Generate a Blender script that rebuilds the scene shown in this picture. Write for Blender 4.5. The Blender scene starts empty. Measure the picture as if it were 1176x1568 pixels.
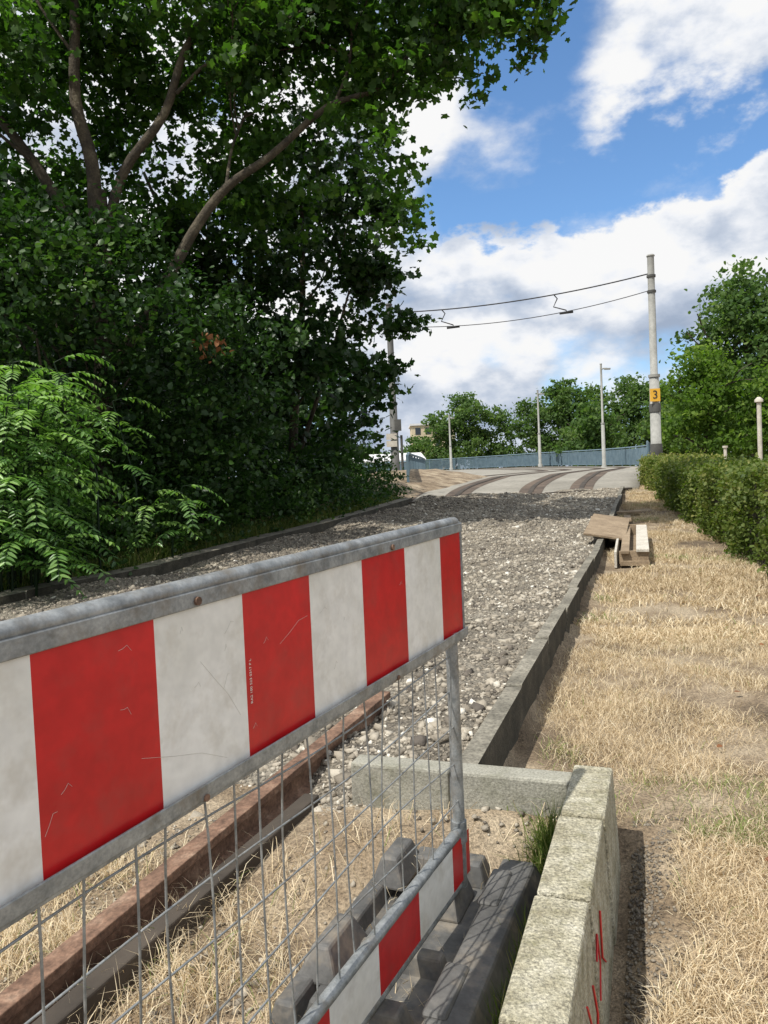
import bpy, math, numpy as np
from mathutils import Matrix, Vector
rng=np.random.default_rng(7)
sc=bpy.context.scene
col=sc.collection
# ------------------------------------------------------------ helpers
def link(o,parent=None):
    col.objects.link(o)
    if parent: o.parent=parent
    return o
def empty(name,loc=(0,0,0)):
    e=bpy.data.objects.new(name,None); e.location=loc; e.empty_display_size=.2
    return link(e)
def mesh_np(name,V,F,mats,rnd=None,smooth=False,midx=None,parent=None):
    V=np.asarray(V,dtype=np.float32); F=np.asarray(F,dtype=np.int32)
    me=bpy.data.meshes.new(name); k=F.shape[1]; n=len(F)
    me.vertices.add(len(V)); me.vertices.foreach_set('co',V.ravel())
    me.loops.add(n*k); me.loops.foreach_set('vertex_index',F.ravel())
    me.polygons.add(n); me.polygons.foreach_set('loop_start',np.arange(0,n*k,k,dtype=np.int32))
    try: me.polygons.foreach_set('loop_total',np.full(n,k,dtype=np.int32))
    except Exception: pass
    if midx is not None: me.polygons.foreach_set('material_index',np.asarray(midx,dtype=np.int32))
    if smooth: me.polygons.foreach_set('use_smooth',np.ones(n,dtype=bool))
    if rnd is not None:
        a=me.attributes.new('rnd','FLOAT','POINT'); a.data.foreach_set('value',np.asarray(rnd,dtype=np.float32))
    me.update(calc_edges=True); me.validate()
    for m in (mats if isinstance(mats,(list,tuple)) else [mats]): me.materials.append(m)
    o=bpy.data.objects.new(name,me); return link(o,parent)
class MB:
    def __init__(s): s.v=[]; s.f=[]; s.m=[]; s.s=[]
    def add(s,V,F,m=0,sm=False):
        b=len(s.v); s.v+= [tuple(map(float,p)) for p in V]
        for f in F: s.f.append([b+i for i in f]); s.m.append(m); s.s.append(sm)
    def box(s,c,size,m=0,rz=0,rx=0,ry=0):
        R=Matrix.Rotation(rz,3,'Z')@Matrix.Rotation(rx,3,'X')@Matrix.Rotation(ry,3,'Y')
        V=[]
        for z in(-.5,.5):
            for x,y in((-.5,-.5),(.5,-.5),(.5,.5),(-.5,.5)):
                V.append(R@Vector((x*size[0],y*size[1],z*size[2]))+Vector(c))
        s.add(V,[(3,2,1,0),(4,5,6,7),(0,1,5,4),(1,2,6,5),(2,3,7,6),(3,0,4,7)],m)
    def tube(s,P,R,n=8,m=0,cap=True):
        P=[Vector(p) for p in P]
        if not hasattr(R,'__len__'): R=[R]*len(P)
        V=[];F=[]; up=None
        for i,p in enumerate(P):
            t=(P[min(i+1,len(P)-1)]-P[max(i-1,0)]).normalized()
            if up is None:
                up=Vector((0,0,1)) if abs(t.z)<.9 else Vector((1,0,0))
            a=(up-t*up.dot(t)).normalized(); b=t.cross(a); up=a
            for k in range(n):
                an=2*math.pi*k/n; V.append(p+(a*math.cos(an)+b*math.sin(an))*R[i])
        for i in range(len(P)-1):
            for k in range(n):
                k2=(k+1)%n; F.append((i*n+k,i*n+k2,(i+1)*n+k2,(i+1)*n+k))
        s.add(V,F,m,True)
        if cap:
            s.add(V[:n],[tuple(range(n-1,-1,-1))],m); s.add(V[-n:],[tuple(range(n))],m)
    def shear(s,k):
        s.v=[(x,y,z-k*x) for x,y,z in s.v]; return s
    def obj(s,name,mats,parent=None,bevel=0):
        me=bpy.data.meshes.new(name); me.from_pydata(s.v,[],s.f)
        me.polygons.foreach_set('material_index',s.m); me.polygons.foreach_set('use_smooth',s.s)
        for m in (mats if isinstance(mats,(list,tuple)) else [mats]): me.materials.append(m)
        me.update(); o=bpy.data.objects.new(name,me); link(o,parent)
        if bevel:
            b=o.modifiers.new('bev','BEVEL'); b.width=bevel; b.segments=2; b.limit_method='ANGLE'; b.angle_limit=.7
        return o
# ------------------------------------------------------------ materials
def newmat(name):
    m=bpy.data.materials.new(name); m.use_nodes=True; nt=m.node_tree; nt.nodes.clear()
    out=nt.nodes.new('ShaderNodeOutputMaterial'); return m,nt,out
def ramp(nt,fac,stops,interp='LINEAR'):
    r=nt.nodes.new('ShaderNodeValToRGB'); e=r.color_ramp.elements; r.color_ramp.interpolation=interp
    while len(e)<len(stops): e.new(.5)
    for i,(p,c) in enumerate(stops): e[i].position=p; e[i].color=(*c,1)
    nt.links.new(fac,r.inputs[0]); return r.outputs[0]
def noise(nt,vec,scale,detail=6,rough=.55,dist=0):
    n=nt.nodes.new('ShaderNodeTexNoise'); n.inputs['Scale'].default_value=scale; n.inputs['Detail'].default_value=detail
    n.inputs['Roughness'].default_value=rough; n.inputs['Distortion'].default_value=dist
    nt.links.new(vec,n.inputs['Vector']); return n.outputs['Fac']
def mixc(nt,f,a,b,mode='MIX'):
    n=nt.nodes.new('ShaderNodeMix'); n.data_type='RGBA'; n.blend_type=mode
    for i,x in ((0,f),(6,a),(7,b)):
        if isinstance(x,(int,float)): n.inputs[i].default_value=x
        elif isinstance(x,tuple): n.inputs[i].default_value=(*x,1)
        else: nt.links.new(x,n.inputs[i])
    return n.outputs[2]
def bump(nt,h,strength,dist,prev=None):
    b=nt.nodes.new('ShaderNodeBump'); b.inputs['Strength'].default_value=strength; b.inputs['Distance'].default_value=dist
    nt.links.new(h,b.inputs['Height'])
    if prev: nt.links.new(prev,b.inputs['Normal'])
    return b.outputs[0]
def surf(name,stops,scale=5,rough=.85,metal=0,bs=.3,bd=.01,fine=None,fine_amt=.35,bscale=None,dirt=None):
    m,nt,out=newmat(name); L=nt.links
    tc=nt.nodes.new('ShaderNodeTexCoord').outputs['Object']
    n=noise(nt,tc,scale,4,.6); c=ramp(nt,n,stops)
    if fine:
        n2=noise(nt,tc,fine,2,.7); g=ramp(nt,n2,[(.3,(1-fine_amt,)*3),(.7,(1+fine_amt*.4,)*3)])
        c=mixc(nt,1.0,c,g,'MULTIPLY')
    if dirt:
        n3=noise(nt,tc,dirt[0],4,.7); f=nt.nodes.new('ShaderNodeMapRange'); f.inputs[1].default_value=.5;f.inputs[2].default_value=.75;f.inputs[4].default_value=dirt[2]
        L.new(n3,f.inputs[0]); c=mixc(nt,f.outputs[0],c,dirt[1])
    b=nt.nodes.new('ShaderNodeBsdfPrincipled'); L.new(c,b.inputs['Base Color'])
    b.inputs['Roughness'].default_value=rough; b.inputs['Metallic'].default_value=metal
    if bs: L.new(bump(nt,noise(nt,tc,bscale or (fine or scale*6),3,.65),bs,bd),b.inputs['Normal'])
    L.new(b.outputs[0],out.inputs[0]); return m
def attr_mat(name,stops,trans=None,tw=.35,rough=.6,spec=.3,extra=None):
    m,nt,out=newmat(name); L=nt.links
    a=nt.nodes.new('ShaderNodeAttribute'); a.attribute_name='rnd'
    c=ramp(nt,a.outputs['Fac'],stops)
    b=nt.nodes.new('ShaderNodeBsdfPrincipled'); L.new(c,b.inputs['Base Color']); b.inputs['Roughness'].default_value=rough
    b.inputs['Specular IOR Level'].default_value=spec
    if extra:
        tc=nt.nodes.new('ShaderNodeTexCoord').outputs['Object']
        L.new(bump(nt,noise(nt,tc,extra,2,.7),.5,.01),b.inputs['Normal'])
    if trans:
        t=nt.nodes.new('ShaderNodeBsdfTranslucent'); 
        tcx=mixc(nt,1.0,c,trans,'MULTIPLY'); L.new(tcx,t.inputs[0])
        ms=nt.nodes.new('ShaderNodeMixShader'); ms.inputs[0].default_value=tw
        L.new(b.outputs[0],ms.inputs[1]); L.new(t.outputs[0],ms.inputs[2]); L.new(ms.outputs[0],out.inputs[0])
    else: L.new(b.outputs[0],out.inputs[0])
    return m
m_ground=surf('dry_ground',[(.3,(.13,.095,.06)),(.46,(.28,.21,.135)),(.65,(.48,.39,.27))],scale=2.2,fine=90,fine_amt=.6,bs=.8,bd=.02,rough=1)
m_ballast=surf('ballast_bed',[(.3,(.14,.12,.095)),(.5,(.26,.23,.18)),(.75,(.40,.36,.29))],scale=2.5,fine=60,fine_amt=.75,bs=1,bd=.04,bscale=45,rough=1)
m_conc=surf('concrete',[(.3,(.25,.24,.2)),(.6,(.36,.35,.29)),(.8,(.42,.41,.34))],scale=3,fine=120,fine_amt=.4,bs=.6,bd=.006,bscale=90,rough=.95,dirt=(7,(.12,.12,.07),.6))
m_wallc=surf('wall_concrete',[(.25,(.28,.25,.165)),(.5,(.44,.41,.30)),(.75,(.58,.55,.44))],scale=14,fine=130,fine_amt=.6,bs=1,bd=.014,bscale=60,rough=.95,dirt=(22,(.16,.15,.07),.7))
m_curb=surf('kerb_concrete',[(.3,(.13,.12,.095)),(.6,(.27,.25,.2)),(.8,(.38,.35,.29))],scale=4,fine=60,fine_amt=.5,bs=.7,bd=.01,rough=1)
m_curbd=surf('kerb_shaded_face',[(.3,(.03,.028,.02)),(.6,(.075,.068,.05)),(.8,(.14,.12,.09))],scale=6,fine=60,fine_amt=.4,bs=.6,bd=.01,rough=1)  # shade painted into the colour of the kerb's right face
m_deck=surf('road_concrete',[(.3,(.21,.195,.16)),(.55,(.30,.28,.235)),(.75,(.38,.36,.31))],scale=.35,fine=9,fine_amt=.25,bs=.2,bd=.01,rough=.95)
m_rust=surf('rust_band',[(.3,(.065,.048,.036)),(.6,(.125,.092,.066)),(.8,(.2,.15,.11))],scale=1.2,fine=10,bs=.2,rough=1)
m_rail=surf('rusty_rail',[(.3,(.10,.055,.035)),(.55,(.22,.13,.085)),(.75,(.36,.25,.175))],scale=9,fine=70,fine_amt=.45,bs=.5,bd=.004,rough=.9)
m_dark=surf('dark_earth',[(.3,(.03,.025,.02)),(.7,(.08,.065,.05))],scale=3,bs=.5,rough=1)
m_galv=surf('galvanised_steel',[(.3,(.20,.215,.22)),(.55,(.35,.365,.365)),(.8,(.5,.515,.51))],scale=30,rough=.5,metal=.5,bs=.15,bd=.002,fine=160,fine_amt=.2,dirt=(14,(.20,.16,.11),.7))
m_white=surf('white_sheeting',[(.3,(.72,.71,.65)),(.6,(.86,.85,.81))],scale=4,rough=.42,bs=.03,bd=.002,fine=30,fine_amt=.10,dirt=(10,(.46,.41,.32),.55))
m_red=surf('red_sheeting',[(.3,(.48,.010,.013)),(.7,(.66,.018,.02))],scale=5,rough=.3,bs=.03,bd=.002,fine=30,fine_amt=.12,dirt=(11,(.36,.06,.05),.5))
m_scr=surf('scratch_grey',[(.3,(.5,.47,.42)),(.7,(.58,.55,.5))],scale=5,bs=0)
m_foot=surf('recycled_plastic',[(.3,(.06,.06,.057)),(.6,(.12,.118,.112)),(.8,(.2,.19,.17))],scale=6,rough=.65,bs=.25,bd=.004,fine=50,fine_amt=.2,dirt=(9,(.32,.27,.2),.65))
m_pole=surf('pole_steel',[(.3,(.23,.23,.21)),(.7,(.36,.36,.33))],scale=1.5,rough=.7,bs=.1,fine=10,fine_amt=.15)
m_poledark=surf('pole_dark',[(.3,(.05,.05,.048)),(.7,(.11,.11,.10))],scale=2,rough=.7,bs=.1)
m_black=surf('black_rubber',[(.3,(.012,.012,.012)),(.7,(.03,.03,.03))],scale=3,rough=.6,bs=0)
m_yellow=surf('yellow_plate',[(.3,(.7,.38,.03)),(.7,(.8,.45,.05))],scale=3,rough=.5,bs=0)
m_blue=surf('blue_grey_paint',[(.3,(.10,.16,.20)),(.7,(.17,.24,.28))],scale=2,rough=.6,bs=0)
m_bark=surf('bark',[(.3,(.035,.029,.022)),(.55,(.085,.07,.048)),(.75,(.20,.175,.12))],scale=4,fine=30,bs=.7,bd=.03,rough=1)
m_wood=surf('weathered_wood',[(.3,(.22,.16,.10)),(.7,(.38,.29,.19))],scale=6,fine=60,bs=.3,rough=.9)
m_plank=surf('pale_plank',[(.3,(.5,.46,.38)),(.7,(.66,.62,.54))],scale=6,fine=60,bs=.2,rough=.8)
m_roofw=surf('white_roof',[(.3,(.6,.6,.6)),(.7,(.75,.75,.74))],scale=.5,bs=0,rough=.7)
m_plaster=surf('beige_plaster',[(.3,(.5,.42,.28)),(.7,(.6,.52,.36))],scale=.5,bs=0)
m_glass=surf('window_dark',[(.3,(.03,.04,.05)),(.7,(.05,.06,.08))],scale=1,bs=0,rough=.2)
G=(1.6,2.0,.75)
m_leafA=attr_mat('plane_leaf',[(0,(.018,.045,.011)),(.45,(.040,.09,.016)),(.8,(.075,.155,.023)),(1,(.15,.26,.035))],G,.45,.5)
m_leafD=attr_mat('dark_leaf',[(0,(.011,.030,.010)),(.5,(.026,.062,.015)),(.9,(.052,.11,.022)),(1,(.09,.16,.035))],G,.28,.45,.32)
m_leafB=attr_mat('ailanthus_leaf',[(0,(.045,.11,.03)),(.5,(.10,.21,.045)),(1,(.25,.40,.11))],G,.28,.36,.6)
m_leafH=attr_mat('hedge_leaf',[(0,(.05,.085,.02)),(.5,(.11,.15,.03)),(1,(.24,.23,.07))],G,.3,.6)
m_leafF=attr_mat('far_leaf',[(0,(.045,.085,.03)),(.5,(.08,.135,.045)),(1,(.15,.21,.07))],G,.35,.7,.1)
m_leafY=attr_mat('light_leaf',[(0,(.045,.085,.02)),(.5,(.095,.16,.03)),(1,(.2,.28,.05))],G,.38,.6,.1)
m_straw=attr_mat('straw_blade',[(0,(.33,.25,.155)),(.35,(.55,.44,.28)),(.7,(.72,.61,.42)),(.93,(.88,.79,.59)),(.96,(.24,.29,.09)),(1,(.18,.25,.06))],(1.1,1,.8),.25,.7,.2)
m_green=attr_mat('green_blade',[(0,(.07,.12,.025)),(.7,(.16,.22,.05)),(1,(.4,.36,.15))],(1.3,1.5,.7),.3,.6,.2)
m_stone=attr_mat('ballast_stone',[(0,(.12,.105,.09)),(.3,(.245,.215,.17)),(.6,(.37,.33,.265)),(.85,(.50,.46,.38)),(1,(.70,.67,.59))],None,rough=.95,spec=.1,extra=60)
m_brown=attr_mat('brown_leaf',[(0,(.16,.06,.025)),(1,(.30,.14,.06))],(1,1,1),.2,.7)
# ------------------------------------------------------------ heights
ys=[-50,0,1.5,2.2,2.6,3.2,6,10,15,20,24,28,34,48,60,75,96,300]
zs=[-.1,-.06,0,.04,.08,.12,.18,.24,.5,.85,1.1,1.33,1.42,1.6,1.85,2.25,2.6,2.6]
def zr(Y): return np.interp(Y,ys,zs)
def zk(Y): return np.interp(Y,[0,2.7,3.2,6,10],[.15,.155,.16,.18,.24])*(np.asarray(Y)<10)+zr(Y)*(np.asarray(Y)>=10)
def XL(Y): return -3.9+.404*(np.asarray(Y)-7.7)
def XR(Y): return .247+.3465*(np.asarray(Y)-2.84)
def XH(Y): return 4.1+.246*(np.asarray(Y)-8.2)
def WR(Y): return .301+.358*(np.asarray(Y)-1.363)
def RX(Y): return -.963+.47*(np.asarray(Y)-1.78)
def hz(X,Y):
    X=np.asarray(X,float);Y=np.asarray(Y,float)
    b=zr(np.minimum(Y,34))-.03
    right=(X>np.where(Y>2.7,XR(Y)+.1,WR(Y)-.05))&(Y<19)
    b=np.where(right&(Y<6),np.interp(Y,[-50,0,1.5,2.6,6],[-.1,-.08,0,.11,.15])-.03,b)
    b=b+.115*np.clip((X+.45)/.3,0,1)*np.interp(Y,[2.15,2.55,2.8,3.2],[0,1,.6,0])*(~right)
    b=b-np.clip((Y-34)*.15,0,3)-np.where(Y>20.5,.05,0)
    dl=XL(np.clip(Y,0,60))-X; b=b+np.clip(dl*.2,0,.5)*(Y<30)
    dr=X-XH(np.clip(Y,0,60)); b=b-np.clip(dr*.12,0,1.6)*(Y>-5)
    b=b+.012*np.sin(X*3.1+Y*1.7)+.01*np.sin(X*7.3-Y*5.1)
    b=b-.05*(right&(Y>0))
    b=b-.06*np.exp(-((X-WR(Y)-.02)/.09)**2)*(Y<2.7)*(Y>0)*right  # shallow groove added along the wall to deepen the shade there
    return b
def grid_lines(a,b,st,out):
    return np.array([-900,-500,-250,-120,-60,-35]+list(np.arange(-20,a,2.))+list(np.arange(a,b,st))+list(np.arange(b,out,2.))+[out+10,out+30,out+80,200,400,900],float)
gx=np.unique(np.concatenate([grid_lines(-7,12,.1,30),np.arange(-.2,1.2,.03)])); gy=np.unique(np.concatenate([[-900,-300,-100,-40,-15,-6,-3,-1],np.arange(0,24,.1),np.arange(24,60,1.5),[70,90,120,180,300,600,1200]]))
XX,YY=np.meshgrid(gx,gy); ZZ=hz(XX,YY); V=np.stack([XX.ravel(),YY.ravel(),ZZ.ravel()],1)
nx=len(gx);ny=len(gy); I=(np.arange(ny-1)[:,None]*nx+np.arange(nx-1)[None]).ravel()
mesh_np('ground',V,np.stack([I,I+1,I+nx+1,I+nx],1),m_ground,smooth=True)
# ballast sheet (begins at the cross beam; further back on the left)
def bz(x,y):
    f=np.clip((y-2.72-.35*np.clip((-.25-x)/.3,0,1))/.45,0,1)
    base=hz(x,y)*(1-f)+(zk(y)+.05)*f-.02*(1-f)
    return base+f*(.022*np.sin(x*2.7+y*1.9)+.018*np.sin(x*5.3-y*3.7)+.02*np.sin(y*1.3+x)+.012*np.sin(x*11+2*np.sin(y*7)))
yl=np.arange(2.66,20.2,.1); U=np.linspace(0,1,60)
BV=[];
for y in yl:
    xl=XL(y)+.1; xr=XR(y)+.02; xs=xl+(xr-xl)*U; yy=np.full_like(xs,y)
    BV.append(np.stack([xs,yy,bz(xs,yy)],1))
BV=np.concatenate(BV); n=len(U); I=(np.arange(len(yl)-1)[:,None]*n+np.arange(n-1)[None]).ravel()
mesh_np('ballast_bed',BV,np.stack([I,I+1,I+n+1,I+n],1),m_ballast,smooth=True)
phi=(1+5**.5)/2
ico=np.array([(-1,phi,0),(1,phi,0),(-1,-phi,0),(1,-phi,0),(0,-1,phi),(0,1,phi),(0,-1,-phi),(0,1,-phi),(phi,0,-1),(phi,0,1),(-phi,0,-1),(-phi,0,1)])/np.sqrt(1+phi*phi)
icf=np.array([(0,11,5),(0,5,1),(0,1,7),(0,7,10),(0,10,11),(1,5,9),(5,11,4),(11,10,2),(10,7,6),(7,1,8),(3,9,4),(3,4,2),(3,2,6),(3,6,8),(3,8,9),(4,9,5),(2,4,11),(6,2,10),(8,6,7),(9,8,1)])
octv=np.array([(1,0,0),(-1,0,0),(0,1,0),(0,-1,0),(0,0,1),(0,0,-1)],float)
octf=np.array([(0,2,4),(2,1,4),(1,3,4),(3,0,4),(2,0,5),(1,2,5),(3,1,5),(0,3,5)])
# chipped block: cube with perturbed corners -> angular crushed stone
cubv=np.array([(x,y,z) for x in(-.62,.62) for y in(-.62,.62) for z in(-.62,.62)],float)
cubf=np.array([(0,1,3),(0,3,2),(4,6,7),(4,7,5),(0,4,5),(0,5,1),(2,3,7),(2,7,6),(0,2,6),(0,6,4),(1,5,7),(1,7,3)])
def rotm(n):
    q=rng.normal(size=(n,4)); q/=np.linalg.norm(q,axis=1)[:,None]; w,x,y,z=q.T
    return np.stack([1-2*(y*y+z*z),2*(x*y-z*w),2*(x*z+y*w),2*(x*y+z*w),1-2*(x*x+z*z),2*(y*z-x*w),2*(x*z-y*w),2*(y*z+x*w),1-2*(x*x+y*y)],1).reshape(n,3,3)
def stones(name,P,S,rnd,tv=ico,tf=icf):
    n=len(P); k=len(tv); T=tv[None]*rng.uniform(.55,1.3,(n,k,1))*rng.uniform(.5,1.25,(n,1,3))
    V=np.einsum('nij,nkj->nki',rotm(n),T)*S[:,None,None]; V[:,:,2]*=.75; V+=P[:,None]
    F=(tf[None]+k*np.arange(n)[:,None,None]).reshape(-1,3)
    return mesh_np(name,V.reshape(-1,3),F,m_stone,np.repeat(rnd,k))
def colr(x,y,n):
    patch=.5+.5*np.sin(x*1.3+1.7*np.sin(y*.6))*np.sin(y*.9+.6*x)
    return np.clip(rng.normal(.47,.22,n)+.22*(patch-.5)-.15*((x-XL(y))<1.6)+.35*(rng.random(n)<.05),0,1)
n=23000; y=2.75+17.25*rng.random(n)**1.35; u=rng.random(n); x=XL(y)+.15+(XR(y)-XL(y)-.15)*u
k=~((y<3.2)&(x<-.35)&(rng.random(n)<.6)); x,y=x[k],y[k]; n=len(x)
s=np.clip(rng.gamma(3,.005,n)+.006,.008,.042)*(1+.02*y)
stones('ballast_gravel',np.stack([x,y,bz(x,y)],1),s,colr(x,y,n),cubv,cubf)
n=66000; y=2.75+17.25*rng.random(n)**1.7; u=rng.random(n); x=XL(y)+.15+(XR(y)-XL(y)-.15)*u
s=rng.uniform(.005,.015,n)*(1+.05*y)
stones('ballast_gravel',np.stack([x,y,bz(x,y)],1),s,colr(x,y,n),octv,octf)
n=10000; y=.9+1.95*rng.random(n); x=-3.5+rng.random(n)*(WR(y)-.15+3.5); k=(np.sin(x*3+y*2)+rng.normal(0,.8,n)>.0)
x,y=x[k],y[k]; s=np.clip(rng.gamma(2.5,.003,len(x))+.003,.003,.022)
stones('loose_gravel',np.stack([x,y,hz(x,y)+.002],1),s,rng.random(len(x))*.8,octv,octf)
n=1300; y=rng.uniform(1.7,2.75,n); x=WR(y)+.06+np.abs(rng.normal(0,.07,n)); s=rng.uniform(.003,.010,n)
stones('loose_gravel',np.stack([x,y,hz(x,y)+.002],1),s,rng.random(n)*.4,octv,octf)  # bare gravel, coloured darker to strengthen the wall's shadow band
# ------------------------------------------------------------ curbs, wall, beam
def strip_blocks(name,fx,y0,y1,w,top,bot,mat,step=1.0,bev=.012):
    mb=MB(); y=y0; i=0
    while y<y1-.05:
        y2=min(y+step,y1); j=rng.normal(0,.006); j2=rng.normal(0,.006); g=.006
        a=[(fx(y+g)+j,y+g),(fx(y2-g)+j,y2-g)]
        V=[]
        for (xx,yy) in a:
            zt=float(zk(yy))+top+j2; zb=float(zk(yy))+bot
            V+=[(xx,yy,zb),(xx+w,yy-.35*w,zb),(xx+w,yy-.35*w,zt),(xx,yy,zt)]
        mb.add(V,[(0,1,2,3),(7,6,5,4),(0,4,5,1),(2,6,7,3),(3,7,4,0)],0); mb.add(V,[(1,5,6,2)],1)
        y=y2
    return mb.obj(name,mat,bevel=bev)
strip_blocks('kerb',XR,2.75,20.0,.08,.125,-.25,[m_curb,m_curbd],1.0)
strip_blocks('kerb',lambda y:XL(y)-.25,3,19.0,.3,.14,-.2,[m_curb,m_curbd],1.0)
wall=empty('low_concrete_wall')
mb=MB()
def wp(Y,off,z): return (WR(Y)+off*.94,Y-off*.34,z)
segs=[-.6,.15,.75,1.35,1.78,2.2,2.58]
for a,b in zip(segs[:-1],segs[1:]):
    V=[]; j=rng.normal(0,.003)
    for Y in(a+.004,b-.004):
        V+=[wp(Y,-.128+j,-.3),wp(Y,.03+j,-.3),wp(Y,0+j,.30+j),wp(Y,-.128+j,.30+j)]
    mb.add(V,[(0,1,2,3),(7,6,5,4),(0,4,5,1),(1,5,6,2),(2,6,7,3),(3,7,4,0)])
mb.obj('wall_blocks',m_wallc,wall,bevel=.008)
mb=MB()
def fp(Y,z): 
    t=(z+.3)/.6; return wp(Y,.03*(1-t)+.0025,z)
for st in ([(1.55,.2),(1.6,.12),(1.54,.05)],[(1.66,.17),(1.7,.08),(1.65,.02)],[(1.76,.16),(1.8,.2),(1.82,.12),(1.77,.06)],[(1.9,.2),(1.87,.1),(1.93,.05)]):
    mb.tube([fp(*p) for p in st],.003,4)
mb.obj('red_graffiti',m_red,wall)
mb=MB()
def bp(t,off,z): return (.585-.94*t+.34*off,2.53+.34*t+.94*off,z)
for a,b in((0,.42),(.425,.80)):
    V=[bp(a,0,-.1),bp(b,0,-.1),bp(b,.10,-.1),bp(a,.10,-.1),bp(a,0,.275),bp(b,0,.275),bp(b,.10,.275),bp(a,.10,.275)]
    mb.add(V,[(0,1,2,3),(7,6,5,4),(4,5,1,0),(5,6,2,1),(6,7,3,2),(7,4,0,3)])
mb.obj('concrete_cross_beam',m_conc,bevel=.01)
# ------------------------------------------------------------ rails in the foreground
def rail(name,off,y0,y1):
    prof=[(-.06,0),(.06,0),(.06,.012),(.012,.025),(.012,.085),(.034,.095),(.034,.125),(-.034,.125),(-.034,.095),(-.012,.085),(-.012,.025),(-.06,.012)]
    mb=MB(); V=[]; Y=[y0+(y1-y0)*i/8 for i in range(9)]
    for y in Y:
        x=float(RX(y))+off; zt=.105+.088*(y-1.78)
        V+=[(x+p[0]*.90,y-p[0]*.42,zt-.125+p[1]) for p in prof]
    k=len(prof); F=[(i*k+j,i*k+(j+1)%k,(i+1)*k+(j+1)%k,(i+1)*k+j) for i in range(8) for j in range(k)]
    F+=[tuple(range(k-1,-1,-1)),tuple(range(8*k,9*k))]
    mb.add(V,F); 
    return mb.obj(name,m_rail,bevel=.003)
rail('tram_rail',0,.2,3.75); rail('tram_rail',-1.59,.2,3.6)
mb=MB()
V=[]
for y in(.2,2.9):
    x=float(RX(y))+.085; z=float(zr(y))
    V+=[(x,y,z-.1),(x+.06,y-.02,z-.1),(x+.06,y-.02,z+.03),(x,y,z+.03)]
mb.add(V,[(0,1,2,3),(7,6,5,4),(0,4,5,1),(1,5,6,2),(2,6,7,3),(3,7,4,0)])
mb.obj('check_rail',m_dark,bevel=.006)
# ------------------------------------------------------------ barrier fence
fx=Vector((-.454,-.891,0)).normalized(); fy=Vector((.891,-.454,0)).normalized(); fz=fx.cross(fy)
fence=empty('construction_barrier')
M=Matrix((fx,fy,fz)).transposed().to_4x4(); M.translation=Vector((.195,2.2,0)); fence.matrix_world=M
LN=2.05; SH=.0275
def board(name,z0,z1,t0):
    mb=MB(); edges=[t0,.128,.353,.573,.788,1.0,1.21,1.42,1.63,1.84,LN-.02]
    for i,(a,b) in enumerate(zip(edges[:-1],edges[1:])):
        for side in(.012,-.012):
            V=[(a,side,z0),(b,side,z0),(b,side,z1),(a,side,z1)]
            mb.add(V,[(0,1,2,3) if side<0 else (3,2,1,0)],i%2)
    o=mb.shear(SH).obj(name,[m_red,m_white],fence); return o
board('striped_board',.862,1.158,-.018); board('lower_striped_board',.165,.29,-.0)
mb=MB()
mb.box((LN/2-.02,0,1.008),(LN-.04,.02,.30)); mb.box((LN/2-.01,0,.228),(LN-.06,.02,.13))
mb.shear(SH).obj('board_core',m_galv,fence)
mb=MB()
mb.box((LN/2-.015,0,1.163),(LN+.03,.034,.026))
mb.tube([(-.03,0,1.15),(-.027,0,1.168),(-.01,0,1.179),(.02,0,1.181),(LN,0,1.181)],.0145,10)
mb.box((LN/2-.015,0,.853),(LN+.03,.04,.02)); mb.box((LN/2-.015,.022,.862),(LN+.03,.004,.024)); 
mb.box((-.024,0,1.01),(.012,.03,.3))
mb.tube([(.045,0,.87),(.044,0,.6),(.043,0,.14)],.0175,12)
mb.tube([(LN-.03,0,.87),(LN-.03,0,.14)],.0175,12)
mb.tube([(.03,.0,.305),(.3,.004,.302),(1.0,.008,.298),(LN-.03,0,.305)],.015,10)
mb.tube([(.03,0,.15),(LN-.03,0,.15)],.012,8)
mb.tube([(.043,0,.33),(.043,0,.27)],.022,12)
mb.shear(SH).obj('steel_frame',m_galv,fence,bevel=.003)
mb=MB()
for t in(.43,1.12,1.75):
    mb.tube([(t,.017,1.16),(t,.022,1.16)],.007,8); mb.tube([(t+.01,.02,.853),(t+.01,.027,.853)],.006,8)
mb.shear(SH).obj('bolts',m_rail,fence)
mb=MB()
t=.09
while t<LN-.05:
    ph=rng.uniform(0,6); am=rng.uniform(.003,.014)
    P=[(t+am*math.sin(ph+z*7)*.6,.004+am*math.sin(ph+z*5),z) for z in np.linspace(.30,.862,8)]
    mb.tube(P,.0021,5,cap=False); t+=.0775*rng.uniform(.88,1.12)
for z in(.40,.50,.60,.70,.80):
    ph=rng.uniform(0,6)
    P=[(t,-.001+.008*math.sin(t*4+ph),z+.010*math.sin(t*5+ph*2)) for t in np.linspace(.045,LN-.03,30)]
    mb.tube(P,.0021,5,cap=False)
mb.shear(SH).obj('wire_mesh',m_galv,fence)
cu=bpy.data.curves.new('fine_print','FONT'); cu.body='RA2 100 523 0317 P L'; cu.size=.0085; cu.extrude=.0001
cu.materials.append(m_white)
to=bpy.data.objects.new('fine_print',cu); link(to,fence)
to.matrix_local=Matrix.Translation((.985,.0128,.93))@Matrix(((0,-1,0,0),(0,0,1,0),(-1,0,0,0),(0,0,0,1)))@Matrix.Rotation(math.pi,4,'Z')
mb=MB()
for a in range(18):
    t=rng.uniform(.15,1.7); z=rng.uniform(.88,1.1); l=rng.uniform(.005,.03); an=rng.uniform(-.9,.9)
    if a<3: l=[.15,.2,.1][a]; t=[1.02,1.06,.80][a]; an=[.9,.35,-.3][a]; z=[.92,.86,1.05][a]
    P=[(t+l*q*math.cos(an),.0121,min(1.13,z+l*q*math.sin(an)+.006*math.sin(q*5))) for q in(0,.33,.66,1)]
    mb.tube(P,.0003,3)
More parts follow.
